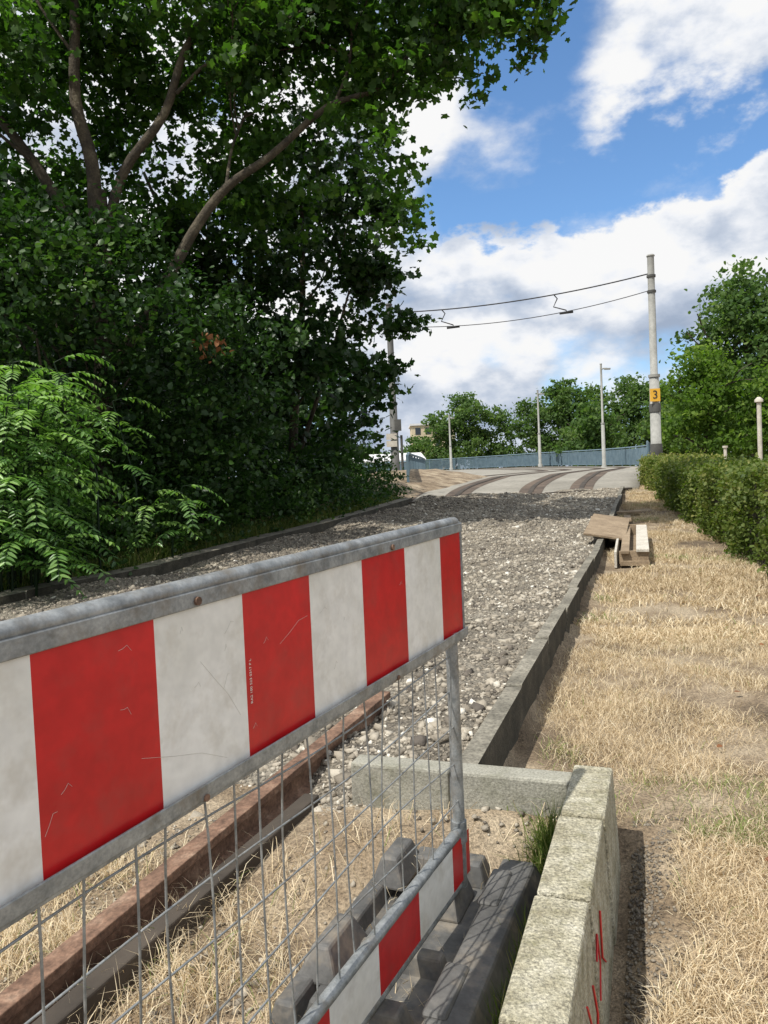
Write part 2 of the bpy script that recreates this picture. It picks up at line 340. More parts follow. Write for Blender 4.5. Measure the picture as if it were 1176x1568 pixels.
mb.obj('scratches',m_scr,fence)
# foot
foot=empty('barrier_foot')
R=Matrix.Rotation(math.radians(-22),4,'Z'); R.translation=Vector((.06,2.03,.01)); foot.matrix_world=R
mb=MB()
def frust(x0,x1,y0,y1,z0,z1,ins):
    V=[(x0,y0,z0),(x1,y0,z0),(x1,y1,z0),(x0,y1,z0),(x0+ins,y0+ins,z1),(x1-ins,y0+ins,z1),(x1-ins,y1-ins,z1),(x0+ins,y1-ins,z1)]
    mb.add(V,[(3,2,1,0),(4,5,6,7),(0,1,5,4),(1,2,6,5),(2,3,7,6),(3,0,4,7)])
frust(-.26,.26,-.42,.42,-.05,.05,.02)
frust(.10,.255,-.41,.41,.045,.118,.03)
for yy in(-.27,.2): frust(.115,.18,yy-.10,yy+.10,.113,.128,.006)
frust(-.25,-.17,-.41,.41,.04,.095,.015)
frust(-.165,.09,.30,.41,.045,.115,.02); frust(-.165,.09,-.41,-.31,.045,.115,.02)
frust(-.165,.10,-.15,-.09,.04,.10,.01)
frust(-.07,.07,.10,.27,.05,.135,.025)
frust(-.23,-.12,.16,.36,.08,.165,.03); frust(-.235,-.12,-.3,-.08,.08,.16,.035)
mb.obj('foot_body',m_foot,foot,bevel=.011)
# ------------------------------------------------------------ wooden boards
tb=empty('wooden_boards')
mb=MB()
mb.box((3.32,11.4,.52),(.56,1.8,.03),0,rz=-.35,ry=.16,rx=.10)
mb.box((3.50,12.1,.50),(.5,1.5,.03),0,rz=-.28,ry=.10,rx=.08)
mb.box((4.6,15.2,.52),(.9,.35,.04),0,rz=-.2); mb.box((4.5,14.2,.46),(.12,1.5,.04),0,rz=-.3)
mb.obj('brown_boards',m_wood,tb,bevel=.004)
mb=MB()
mb.box((3.30,10.5,.40),(.10,2.6,.035),1,rz=-.32,rx=.05); mb.box((3.50,10.45,.42),(.15,2.6,.035),0,rz=-.32,rx=.05)
mb.box((3.20,10.55,.31),(.03,2.6,.2),0,rz=-.32,rx=.05); mb.box((3.01,9.3,.27),(.34,.04,.16),1,rz=-.32)
mb.box((3.4,10.45,.26),(.34,2.5,.06),1,rz=-.32,rx=.05); mb.box((3.82,11.7,.42),(.34,.04,.18),1,rz=-.32)
mb.obj('plank_trough',[m_plank,m_wood],tb,bevel=.004)
# ------------------------------------------------------------ road deck with curve
outer=np.array([(6.3,20.3),(7.6,24),(10.2,31),(13.5,40),(16.2,48),(17.0,58),(15.2,73),(11.5,84),(7.5,90.5),(2,95.5),(-6,99.5),(-20,101.5)],float)
inner=np.array([(.45,18.8),(.6,24),(1.0,31),(1.9,40),(2.4,48),(1.8,56),(-1,64),(-5,70),(-10,74),(-15,77),(-20,79),(-28,80)],float)
def cr(P,n=10):
    P=np.vstack([2*P[0]-P[1],P,2*P[-1]-P[-2]]); o=[]
    for i in range(1,len(P)-2):
        for t in np.linspace(0,1,n,endpoint=False):
            a,b,c,d=P[i-1],P[i],P[i+1],P[i+2]
            o.append(.5*((2*b)+(-a+c)*t+(2*a-5*b+4*c-d)*t*t+(-a+3*b-3*c+d)*t**3))
    o.append(P[-2]); return np.array(o)
O=cr(outer);Q=cr(inner); D=Q-O; dl=np.linalg.norm(D,axis=1)[:,None]; Dn=D/dl
O2=O-Dn*.5
def strip(name,A,B,dz,mat,k=2,thick=0,parent=None):
    n=len(A); V=[]
    for t in np.linspace(0,1,k):
        p=A+(B-A)*t; V.append(np.column_stack([p,zr(p[:,1])+dz]))
    V=np.concatenate(V); I=(np.arange(k-1)[:,None]*n+np.arange(n-1)[None]).ravel()
    F=np.stack([I+1,I,I+n,I+n+1],1)
    if thick:
        b=len(V); a1=V[:n].copy();a1[:,2]-=thick; b1=V[-n:].copy(); b1[:,2]-=thick
        V=np.concatenate([V,a1,b1]); J=np.arange(n-1)
        F=np.concatenate([F,np.stack([J,J+1,b+1+J,b+J],1),np.stack([b-n+J+1,b-n+J,b+n+J,b+n+J+1],1)])
        i0=np.array([[0,b,b+n,(k-1)*n]]); F=np.concatenate([F,i0])
    return mesh_np(name,V,F,mat,smooth=False,parent=parent)
strip('road',O2,Q,.03,m_deck,14,.9)
tr=empty('tram_track')
for o in(1.2,2.65,4.7,6.15):
    w=.34
    strip('rust_band',O+Dn*(o-w),O+Dn*(o+w),.038,m_rust,2,parent=tr)
    strip('rail_head',O+Dn*(o-.07),O+Dn*(o+.07),.055,m_dark,2,parent=tr)
mb=MB()
a=Vector((.2,18.75,0));b=Vector((6.5,20.28,0))
for i in range(8):
    p=a.lerp(b,i/8);q=a.lerp(b,(i+1)/8); c=(p+q)/2
    mb.box((c.x,c.y-.12,float(zr(c.y))-.03),((q-p).length-.02,.22,.16),0,rz=math.atan2(b.y-a.y,b.x-a.x))
mb.obj('road_edge_beam',m_dark,bevel=.02)
def railing(name,P,h,mat,bar=.14):
    e=empty(name); mb=MB()
    seg=np.linalg.norm(np.diff(P,axis=0),axis=1); s=np.concatenate([[0],np.cumsum(seg)])
    def at(t):
        x=np.interp(t,s,P[:,0]); y=np.interp(t,s,P[:,1]); return Vector((x,y,float(zr(y))+.03))
    ts=np.arange(0,s[-1],2.0)
    for t in ts:
        p=at(t); mb.box(p+Vector((0,0,h/2)),(.08,.08,h))
    for hh,r in((h,.05),(.12,.03),(h-.15,.02)):
        mb.tube([at(t)+Vector((0,0,hh)) for t in ts],r,6)
    for t in np.arange(0,ts[-1],bar):
        p=at(t); mb.box(p+Vector((0,0,h/2)),(.06,.06,h-.2))
    mb.obj('bars',mat,e); return e
k=np.argmax(O[:,1]>38)
railing('bridge_railing',(O-Dn*.35)[k:],1.3,m_blue)
k=np.argmax(Q[:,1]>23)
railing('bridge_railing',Q[k:]+Dn[k:]*-.2,1.0,m_blue)
# ------------------------------------------------------------ poles, wires
def pole(name,x,y,z0,h,r0,r1,mat,arm=None):
    e=empty(name,(x,y,z0)); mb=MB()
    mb.tube([(0,0,-.2),(0,0,.35),(0,0,.36),(0,0,h*.45),(0,0,h*.451),(0,0,h)],[r0*1.5,r0*1.5,r0,r0*.9,r1*1.1,r1],14)
    mb.tube([(0,0,h),(0,0,h+.05)],[r1*1.25,r1*1.1],14)
    mb.tube([(0,0,h*.45-.08),(0,0,h*.45+.02)],r0*1.08,14)
    if arm: mb.tube([(0,0,h-.35),(arm*.25,-.1,h-.3),(arm*.6,-.2,h-.32)],.05,8); mb.box((arm*.62,-.2,h-.36),(.4,.2,.1))
    mb.obj('shaft',mat,e); return e
p3=pole('catenary_pole',10.0,28.0,1.3,7.75,.19,.12,m_pole)
mb=MB(); mb.box((-.06,-.21,2.75),(.36,.03,.46)); mb.obj('number_plate',m_yellow,p3)
mb=MB(); mb.tube([(0,0,2.15),(0,0,2.45)],.205,14); mb.tube([(0,0,.36),(0,0,1.0)],.215,14); mb.tube([(0,0,7.0),(0,0,7.08)],.16,12); mb.tube([(0,0,6.45),(0,0,6.53)],.16,12); mb.obj('bands',m_poledark,p3)
cu=bpy.data.curves.new('number','FONT'); cu.body='3'; cu.size=.42; cu.extrude=.004; cu.align_x='CENTER'; cu.align_y='CENTER'; cu.materials.append(m_black)
to=bpy.data.objects.new('number',cu); link(to,p3); to.location=(-.06,-.232,2.75); to.rotation_euler=(math.pi/2,0,0)
pl=pole('catenary_pole',.55,31,1.3,7.1,.17,.12,m_poledark)
mb=MB(); mb.box((-.12,-.2,1.85),(.42,.03,.24)); mb.box((-.12,-.2,1.56),(.42,.03,.24)); mb.obj('sign_plates',m_plank,pl)
mb=MB(); mb.box((.16,-.12,2.3),(.26,.2,.45)); mb.tube([(.28,-.05,0),(.28,-.05,1.9)],.05,8); mb.obj('switch_box',m_poledark,pl)
pole('lamp_post',15.3,53,1.5,7.3,.13,.07,m_pole,.6)
pole('lamp_post',14.6,71,2.1,7.1,.14,.08,m_pole,.6)
pole('lamp_post',8.0,89,2.4,6.4,.15,.1,m_pole,.6)
e=empty('bollard_light',(12.3,25,-.1)); mb=MB(); mb.tube([(0,0,0),(0,0,3.5)],.07,12); mb.tube([(0,0,3.5),(0,0,3.58),(0,0,3.66)],[.13,.13,.05],12); mb.obj('post',m_plank,e)
e=empty('bollard_light',(13.4,30,-.1)); mb=MB(); mb.tube([(0,0,0),(0,0,2.2)],.06,12); mb.tube([(0,0,2.2),(0,0,2.28)],[.1,.1],12); mb.obj('post',m_plank,e)
cat=empty('overhead_wires'); mb=MB()
A=Vector((10,28,8.45));B=Vector((.55,31,8.1)); A2=Vector((10,28,7.85));B2=Vector((.55,31,7.55))
def sag(a,b,s,n=24,t0=0,t1=1): return [a.lerp(b,t)+Vector((0,0,-4*s*t*(1-t))) for t in np.linspace(t0,t1,n)]
W1=sag(A,B,.28); W2=sag(A2,B2,.42)
mb.tube(W1,.024,5); mb.tube(W2,.015,5)
for i in(8,18):
    a,b=W1[i],W2[min(i-1,23)]
    mb.tube([a,a+Vector((.12,0,-.15)),a+Vector((-.03,0,-.45)),b+Vector((0,0,.05)),b],.024,5)
    mb.tube([b+Vector((-.25,0,-.06)),b+Vector((.25,0,-.02))],.045,6)
mb.obj('wires',m_black,cat)
# ------------------------------------------------------------ buildings
h=empty('white_roofed_hall',(0,0,0)); mb=MB(); mb.box((-6,122,2.6),(24,14,4.0),0)
mb.add([(-18.5,114.5,4.4),(6.6,114.5,4.4),(6.6,129,5.9),(-18.5,129,5.9),(-18.5,114.5,4.7),(6.6,114.5,4.7),(6.6,129,6.2),(-18.5,129,6.2)],[(3,2,1,0),(4,5,6,7),(0,1,5,4),(1,2,6,5),(2,3,7,6),(3,0,4,7)],1)
for i in range(10): mb.box((-16.8+i*2.4,114.98,2.9),(1.6,.06,1.5),2)
mb.obj('hall',[m_plaster,m_roofw,m_glass],h)
h=empty('apartment_building'); mb=MB(); mb.box((11,165,6),(9,9,14),0); mb.box((11,165,13.2),(9.6,9.6,.4),1)
for i in range(4):
    for j in range(5): mb.box((7.8+i*2.1,160.47,1.8+j*2.5),(1.1,.06,1.4),2)
mb.obj('block',[m_plaster,m_roofw,m_glass],h)
# ------------------------------------------------------------ foliage
TB=np.array([(0,0,0),(-.33,.25,.07),(-.28,.66,.05),(0,1,-.06),(.28,.66,.05),(.33,.25,.07)])-np.array([0,.5,0])
TN=np.array([(0,0,0),(-.17,.25,.05),(-.13,.65,.03),(0,1,-.06),(.13,.65,.03),(.17,.25,.05)])
LF=np.array([(0,3,2,1),(0,5,4,3)])
_a=np.radians([-150,-120,-90,-58,-30,0,30,58,90,120,150]); _r=np.array([.34,.50,.37,.57,.42,.64,.42,.57,.37,.50,.34])*1.0
TL=np.concatenate([[(0,-.12,.05)],np.stack([np.sin(_a)*_r,np.cos(_a)*_r,-.14*_r*_r-.03*np.cos(_a*3)],1)])
LL=np.array([(0,3,2,1),(0,5,4,3),(0,7,6,5),(0,9,8,7),(0,11,10,9)])
def place(C,d,n,S,T=TB,LFx=LF):
    s=np.cross(d,n); V=C[:,None]+S[:,None,None]*(T[None,:,0:1]*s[:,None]+T[None,:,1:2]*d[:,None]+T[None,:,2:3]*n[:,None])
    N=len(C); F=(LFx[None]+len(T)*np.arange(N)[:,None,None]).reshape(-1,4); return V.reshape(-1,3),F
def unit(a): return a/np.linalg.norm(a,axis=1)[:,None]
def leafcloud(C,size,up=.9,T=TB,LFx=LF):
    N=len(C); n=rng.normal(size=(N,3)); n[:,2]+=up; n=unit(n); a=rng.normal(size=(N,3)); a[:,2]-=.5; d=unit(a-(a*n).sum(1)[:,None]*n)
    return place(C,d,n,size*rng.uniform(.6,1.25,N),T,LFx)
def sn(P,f):
    x,y,z=P.T*f; return (np.sin(x+1.7*np.sin(y*.9+z))+np.sin(y*1.1+1.9*np.sin(z*.8+x*.7)+2)+np.sin(z*1.3+1.5*np.sin(x+y)+4))/3
def foliage(name,clumps,dens,per,size,mat,parent,crad=.3,gap=-.25,f=1.6,up=.9,bright=0,lobed=False):
    CC=[]
    for c in clumps:
        cx,cy,cz,rx,ry,rz=c; nc=max(6,int(dens*rx*ry*rz*4.2))
        v=unit(rng.normal(size=(nc,3))); r=rng.random(nc)**(1/2.4); CC.append(v*r[:,None]*[rx,ry,rz]+[cx,cy,cz])
    CC=np.concatenate(CC); k=sn(CC,f)>gap; CC=CC[k]
    cr_=np.clip(rng.normal(.42+bright,.16,len(CC)),0,1)
    N=len(CC)*per; P=np.repeat(CC,per,0)+rng.normal(size=(N,3))*[crad,crad,crad*.5]*rng.uniform(.4,1.1,(N,1))
    T,LX=(TL,LL) if lobed else (TB,LF)
    V,F=leafcloud(P,size,up,T,LX); rn=np.clip(np.repeat(cr_,per)+rng.normal(0,.13,N),0,1)
    return mesh_np(name,V,F,mat,np.repeat(rn,len(T)),parent=parent)
def cr3(P,n=4):
    P=np.array(P,float); return cr(P,n) if len(P)>2 else P
def limbs(name,L,parent):
    mb=MB()
    for P,r0,r1 in L:
        P=cr3(P); R=np.linspace(r0,r1,len(P)); mb.tube(P,list(R),8)
    return mb.obj(name,m_bark,parent)
def fork(p,d,L,r,depth,out):
    p=np.array(p,float); d=np.array(d,float)/np.linalg.norm(d); q=p+d*L*.5+rng.normal(0,.06*L,3); e=q+(d+rng.normal(0,.18,3))*L*.5
    out.append(([p,q,e],r,r*.55))
    if depth>0:
        for _ in range(3): 
            nd=d+rng.normal(0,.55,3)+[0,0,.15]; fork(q+(e-q)*rng.random(),nd,L*.68,r*.55,depth-1,out)
tA=empty('plane_tree')
L=[([(-4.6,13,0),(-4.5,12.7,2),(-4.3,12.3,4.5),(-4.2,12,6)],.22,.15),
   ([(-4.3,12.2,5.2),(-4.25,12,6.4),(-4.45,12,7.4),(-4.4,12,9.2),(-4.9,12,11)],.12,.06),
   ([(-4.25,12.2,5.0),(-3.8,12,6.2),(-3.1,12,7.1),(-2.7,12,8.1),(-1.9,12,9.2),(-1.8,12,10.5)],.09,.035),
   ([(-4.3,12.3,3.2),(-3.3,12,4.4),(-2.75,12,5.3),(-2.2,12,5.95),(-1.5,12,6.4),(-.6,12,7.1),(.2,12,7.35),(.8,12.1,8.0),(1.3,12.1,8.5)],.10,.015),
   ([(-4.4,12.3,5),(-5.2,12.2,6.5),(-6.2,12,8),(-7,12,10)],.1,.04),
   ([(-5.9,11.5,0),(-5.8,11.3,3),(-5.6,11.2,6),(-5.9,11,9)],.12,.05)]
for p,d in(((-4.4,12,8),(-1,0,1.5)),((-2.9,12,7.4),(1,.2,.5)),((-2.1,12,9),(1,-.2,.8)),((-.5,12,7.1),(.3,0,1)),((-2.2,12,6),(.1,.3,1)),((-5.2,12,6.5),(-.6,-.3,.9))):
    fork(p,d,1.4,.03,2,L)
limbs('trunk',L,tA)
cl=[(1.7,12,8.5,1.3,1.4,1.0),(0,12.5,9.4,1.9,1.9,1.5),(2.5,11.8,9.5,1.2,1.3,1.0),(-1.1,12.3,8.0,1.4,1.6,1.1),(-3,12.8,9.4,2.1,2.1,1.7),(-5.6,12.5,8.4,1.9,2.2,2.0),
    (-3.4,13.8,7.2,1.9,1.3,1.5),(.15,12.2,6.7,.8,.9,.6),(-1.6,13,6.3,1.2,1.0,.9),(-6.6,11.5,6,1.3,1.3,1.6),(-4.9,13.8,5.6,1.6,1.1,1.5),(-.6,12,8.9,1,1,.8),(.9,12,10.6,2.2,1.8,1.0),(.2,12.4,5.7,.55,.6,.4)]
foliage('leaves',cl,14,26,.135,m_leafA,tA,crad=.24,gap=-.07,f=2.1,up=.8,lobed=True)
foliage('leaves_outer',[(1.5,12,8.1,1.05,.9,.75),(2.3,11.9,8.9,.85,.8,.6),(1.75,11.9,7.3,.55,.5,.42),(2.2,11.9,7.9,.5,.5,.4),(2.75,11.8,9.6,.8,.7,.5),(.75,12,7.6,.8,.7,.5),(.1,12.2,7.2,.7,.7,.6),(.35,12.3,6.2,.5,.5,.55),(.45,12.3,5.3,.3,.4,.3)],17,26,.135,m_leafA,tA,crad=.22,gap=-.5,f=2.1,up=.8,lobed=True,bright=.08)
tB=empty('maple_tree'); L=[([(-1.9,16,.4),(-1.8,16,2.5),(-1.5,16,5),(-1.4,16,7.5)],.12,.04),([(-1.7,16,2),(-1,15.8,3.8),(-.5,15.6,5.2)],.05,.02),([(-2.4,16.2,.4),(-2.8,16,3),(-3,16,6)],.1,.04)]
for p,d in(((-1.5,16,5),(1,0,1)),((-1.5,16,5.5),(-1,0,1)),((-1.7,16,3),(1,-.3,.8)),((-2.8,16,3),(-.5,0,1))): fork(p,d,1.2,.03,1,L)
limbs('trunk',L,tB)
cl=[(-1.4,16,7.4,1.8,1.5,1.1),(-.1,15.8,6.9,.95,1,.65),(-1.1,15.6,5.6,1.5,1.4,1.1),(.28,15.4,4.55,.72,.8,.42),(-.2,15.5,5.6,.75,.8,.45),(-1.5,15.2,3.7,1.5,1.3,1.1),(-.1,15.2,3.3,.65,.9,.5),(-3.3,15.3,5.6,1.5,1.4,1.5),(-3.4,15,3.3,1.6,1.3,1.4),(-1.1,15.2,2.2,1.2,1,.9),(-.7,15.6,8.3,1.2,1.1,.8)]
foliage('leaves',cl,15,24,.15,m_leafD,tB,crad=.26,gap=-.18,f=2.0,up=.7,lobed=True,bright=.03)
foliage('leaves_outer',[(.42,15.4,4.5,.6,.5,.32),(.1,15.5,5.5,.5,.5,.35),(.35,15.7,6.9,.6,.5,.4),(.12,15.3,3.5,.45,.5,.35)],22,24,.15,m_leafD,tB,crad=.2,gap=-2,f=2.0,up=.7,lobed=True)
tC=empty('elder_shrub'); L=[]
for i in range(5): 
    fork((-5+i*.35,11.3,.3),(rng.normal(0,.2),0,1),2.6,.05,1,L)
limbs('stems',L,tC)
cl=[(-4.9,10.6,4.3,1.3,1.1,1.0),(-3.7,10.9,4.2,1.1,1,1.1),(-2.9,11.2,3.4,1.0,.9,1.0),(-4.6,11.0,2.7,1.4,1,1.2),(-3.1,11.4,2.1,1.2,.8,1.1),(-5.9,10.8,5.0,1.2,1.2,1.2),(-5.9,10.5,3,1,1,1.3),(-4.1,11.2,5.2,.9,.8,.6),(-2.1,12,3.2,1,.9,1.3),(-2.0,12.3,1.8,1.0,.8,1.1)]
foliage('leaves',cl,18,24,.105,m_leafD,tC,crad=.2,gap=-.35,f=2.6,up=1.2,bright=.08)
foliage('dead_leaves',[(-2.3,10.6,3.3,.28,.2,.5)],40,8,.09,m_brown,tC,crad=.12,gap=-2)
bw=empty('woodland_thicket')
cl=[(-9,20,4,3.5,2.5,3.6),(-5,20.5,3.6,3,2.5,3.2),(-2.2,20.5,2.7,1.9,2.0,2.2),(-13,17,5,4,3,4.6),(-8,16,6.4,2.6,2,2.2),(-9,15,3,3,2,2.6),(-6.5,13.5,2.6,2,1.5,2.2)]
foliage('leaves',cl,4.2,22,.26,m_leafD,bw,crad=.42,gap=-.6,f=1.0)
L=[]
for x,y in((-9,19),(-6,18),(-11,17),(-3.2,19.5),(-7.5,15)): fork((x,y,.3),(0,0,1),5,.12,1,L)
limbs('trunks',L,bw)
sh=empty('roadside_shrubs'); cl=[]
for yb in np.arange(9.5,19.3,.65):
    x=float(XL(yb))-.65+rng.normal(0,.15); hh=.75+.35*math.sin(yb*1.7)+.4*(yb<15); cl.append((x,yb,float(zr(yb))+hh*.55,.6,.6,hh*.75))
    cl.append((x-.9,yb+.2,float(zr(yb))+hh*.9,.8,.7,hh))
foliage('leaves',cl,45,20,.08,m_leafD,sh,crad=.14,gap=-.7,f=3,up=1.0,bright=.2)
ai=empty('ailanthus_shrub'); mb=MB(); VV=[];FF=[];RR=[];nb=0
def frond(p,dr,Lf,rise,br):
    global nb
    p=np.array(p,float); dr=np.array([dr[0],dr[1],0]); dr/=np.linalg.norm(dr)
    t=np.linspace(0,1,6); P=p+Lf*(dr*t[:,None]+np.array([0,0,1])*(rise*t-.75*t*t)[:,None]); mb.tube(P,[.006,.005,.005,.004,.003,.002],4,cap=False)
    nl=10; tt=np.linspace(.2,.97,nl); C=p+Lf*(dr*tt[:,None]+np.array([0,0,1])*(rise*tt-.75*tt*tt)[:,None])
    T=unit(dr[None]+np.array([0,0,1])*(rise-1.5*tt)[:,None]); side=np.cross(dr,[0,0,1.])
    for sg in(-1,1):
        d=unit(sg*side[None]*.9+T*.38+np.array([0,0,-.28])[None]+rng.normal(0,.13,(nl,3)))
        n=unit(np.cross(T,d)*(-sg)); n=n*np.sign(n[:,2:3]+1e-6)+rng.normal(0,.15,(nl,3)); n=unit(n-(n*d).sum(1)[:,None]*d)
        V,F=place(C,d,n,Lf*.24*(1-.35*tt)*rng.uniform(.8,1.15,nl),TN); VV.append(V);FF.append(F+nb);nb+=len(V); RR.append(np.repeat(np.clip(rng.normal(br,.13,nl),0,1),6))
for i in range(54):
    yb=rng.uniform(7.9,10.6); x=float(XL(yb))-.1-rng.random()*1.9
    if x/yb<-.56: x=-.52*yb*rng.uniform(.85,1.05)
    hh=rng.uniform(.5,2.7)*(1-.1*max(0,yb-9.5)) ; z0=float(zr(yb)); top=np.array([x+rng.normal(.15,.2),yb-.15,z0+hh]); mb.tube([(x,yb,z0-.1),(x+.03,yb,z0+hh*.5),top],[.018,.014,.009],6)
    nf=int(6+hh*2.6); sb=rng.normal(.58,.15)+.12*(hh>1.6)
    for j in range(nf):
        an=j*2.4+rng.random()*.5; q=top-np.array([0,0,(j/nf)*min(hh*.7,1.0)]); frond(q,(math.cos(an),math.sin(an)),rng.uniform(.4,.75),rng.uniform(.2,.8),sb-.35*(j/nf)+.1)
mb.obj('stems',m_leafD,ai)
mesh_np('fronds',np.concatenate(VV),np.concatenate(FF),m_leafB,np.concatenate(RR),parent=ai)
# hedge
he=empty('hedge'); mb=MB()
def hp(y,o,z): return (float(XH(y))+o,y,z)
def HH(y): return np.interp(y,[4,8,23],[1.12,1.05,.66])
ybs=np.arange(4,23.1,1.0)
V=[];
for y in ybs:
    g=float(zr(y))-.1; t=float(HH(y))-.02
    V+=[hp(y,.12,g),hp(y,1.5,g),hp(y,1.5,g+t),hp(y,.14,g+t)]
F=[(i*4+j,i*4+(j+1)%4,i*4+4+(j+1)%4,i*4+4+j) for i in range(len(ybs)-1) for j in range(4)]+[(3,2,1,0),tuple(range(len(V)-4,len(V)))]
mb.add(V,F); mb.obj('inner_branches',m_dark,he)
N=60000; y=4.5+18.6*rng.random(N); face=rng.random(N); h_=HH(y); o=np.where(face<.5,rng.normal(.08,.08,N),rng.random(N)*1.5); zz=np.where(face<.5,rng.random(N)*h_,h_-.03+rng.normal(0,.065,N))
k=(face>.93); y=np.where(k,23+rng.normal(0,.06,N),y); zz=np.where(k,rng.random(N)*.66,zz)
o=o+.09*np.sin(y*3.1)+.06*np.sin(y*7.7+zz*5); zz=zz+.07*np.sin(y*2.3+o*3)*(zz>.5)
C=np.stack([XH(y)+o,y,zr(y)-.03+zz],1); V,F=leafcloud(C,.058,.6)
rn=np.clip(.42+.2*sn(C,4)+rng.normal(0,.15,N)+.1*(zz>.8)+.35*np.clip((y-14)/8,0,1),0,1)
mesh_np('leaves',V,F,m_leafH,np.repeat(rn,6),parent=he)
def tree(name,x,y,z0,h,r,mat,size,dens,nb=9,crad=.5,per=24,f=.6):
    e=empty(name); L=[([(x,y,z0),(x+.1,y,z0+h*.3),(x,y,z0+h*.75)],h*.022,h*.006)]
    for i in range(6): 
        fork((x,y,z0+h*(.25+.07*i)),(math.cos(i*2.4),math.sin(i*2.4),.8),h*.2,h*.008,1,L)
    limbs('trunk',L,e)
    cl=[]
    for i in range(nb):
        a=i*2.4; q=(i+.5)/nb; rr=r*math.sin(math.pi*min(.95,.18+.8*q))*.62; zc=z0+h*(.2+.68*q)
        cl.append((x+rr*math.cos(a),y+rr*math.sin(a),zc,r*rng.uniform(.35,.5),r*rng.uniform(.35,.5),h*rng.uniform(.09,.14)))
    cl.append((x,y,z0+h*.55,r*.55,r*.55,h*.3))
    foliage('leaves',cl,dens,per,size,mat,e,crad=crad,gap=-.4,f=f,up=.7,bright=.05)
tree('lime_tree',21.0,50,-1,11,3.6,m_leafY,.3,1.7,13)
tree('lime_tree',25.2,48,-1,9.0,3.5,m_leafY,.3,1.7,13)
tree('ash_tree',31.5,66,-1,20.5,6.2,m_leafF,.42,.5,15,crad=.75,per=26)
tree('ash_tree',40,66,-1,20,6.5,m_leafF,.45,.4,12,crad=.8,per=24)
tree('ash_tree',19.5,70,-1,9.5,3.5,m_leafF,.4,1.2,10,crad=.6)
dt=empty('distant_trees'); cl=[]
for (x,y,zt,r) in((10,132,13.5,4),(14.5,130,16.5,5),(20,132,14.0,4.5),(25,126,14.5,4.5),(30,124,17.4,5),(35,122,15.8,5),(40,120,17.0,5),(45,118,15.5,5),(6.5,140,10,4),(-4,150,9,6),(-16,150,10,7),(52,115,14,6),(62,110,14,7),(38,100,11,5),(30,106,10,4)):
    for i in range(7):
        a=i*2.4; cl.append((x+r*.55*math.cos(a)*(1-.1*i),y+r*.4*math.sin(a),zt*(.22+.105*i),r*.55,r*.5,zt*.13))
foliage('leaves',cl,1.0,20,.5,m_leafF,dt,crad=.7,gap=-.6,f=.5,up=.7,bright=.12)
us=empty('understorey_shrubs'); cl=[(14+i*1.7,36+i*.8,.4,1.4,1.3,1.5) for i in range(9)]
foliage('leaves',cl,6,22,.17,m_leafF,us,crad=.3,gap=-.7,f=1)
# ------------------------------------------------------------ grass
def blades(name,P,H,W,lean,rnd,mat,flat=.5):
    N=len(P); a=rng.uniform(0,2*np.pi,N); d=np.stack([np.cos(a),np.sin(a),np.zeros(N)],1); b=rng.uniform(0,2*np.pi,N); s=np.stack([np.cos(b),np.sin(b),np.zeros(N)],1)*W[:,None]*.5
    up=np.array([0,0,1.])[None]
    m=P+d*(H*lean*.45)[:,None]+up*(H*.6*(1-lean*.5))[:,None]; t=P+d*(H*lean*1.1)[:,None]+up*(H*(1-lean*.8))[:,None]
    V=np.stack([P-s,P+s,m-s*.8,m+s*.8,t],1).reshape(-1,3); F=(np.array([(0,1,3),(0,3,2),(2,3,4)])[None]+5*np.arange(N)[:,None,None]).reshape(-1,3)
    return mesh_np(name,V,F,mat,np.repeat(rnd,5))
def LE(y): return np.where(y>2.7,XR(y)+.085,WR(y)+.03)
def tufted(n,xf,y0,y1,pw,spread,k=14):
    nt=n//k; y=y0+(y1-y0)*rng.random(nt)**pw; x=xf(y,rng.random(nt)); x=np.repeat(x,k)+rng.normal(0,spread,nt*k); y=np.repeat(y,k)+rng.normal(0,spread,nt*k)
    return x,y,np.repeat(rng.random(nt),k)
def grass_right(n,y0,y1,pw,spread,Hm,Wm,name,cover=-.36):
    x,y,tr_=tufted(n,lambda y,u: LE(y)+u*(np.minimum(XH(y)+.1,.62*y+.4)-LE(y)),y0,y1,pw,spread)
    k=(x>LE(y)+.02); x,y,tr_=x[k],y[k],tr_[k]
    near=np.exp(-((x-LE(y))/.13)**2)*(1.1+1.6*(np.abs(y-2.25)<.45)+.8*(y<2.6))
    bare=sn(np.stack([x,y,x*0],1),2.2)+.6*sn(np.stack([x,y,x*0+3],1),6.5); k=bare-near*.7+rng.normal(0,.3,len(x))>cover; x,y,tr_=x[k],y[k],tr_[k]
    N=len(x); H=Hm*rng.uniform(.4,1.3,N); gr=(sn(np.stack([x,y,x*0+7],1),1.3)+.7*sn(np.stack([x,y,x*0+2],1),4.5)>.85)&(rng.random(N)<.4)
    big=.14*sn(np.stack([x,y,x*0+11],1),1.1)
    r=np.clip(.24+.5*tr_+big+rng.normal(0,.17,N),0,.92); r=np.where(gr|(rng.random(N)<.008),.99,r)
    blades(name,np.stack([x,y,hz(x,y)-.003],1),H,Wm*rng.uniform(.6,1.3,N),rng.uniform(.4,1.05,N),r,m_straw)
grass_right(125000,1.1,6.0,1.2,.035,.08,.0026,'dry_grass')
grass_right(100000,5.5,22,1.4,.08,.11,.0065,'dry_grass')
x,y,t_=tufted(38000,lambda y,u:-2.6+u*(WR(y)-.13+2.6),.8,2.62,1,.028,22)
k=(x<WR(y)-.15)&(sn(np.stack([x,y,x*0],1),3.1)+rng.normal(0,.25,len(x))>.02)&(abs(x-RX(y))>.07); x,y,t_=x[k],y[k],t_[k]; N=len(x)
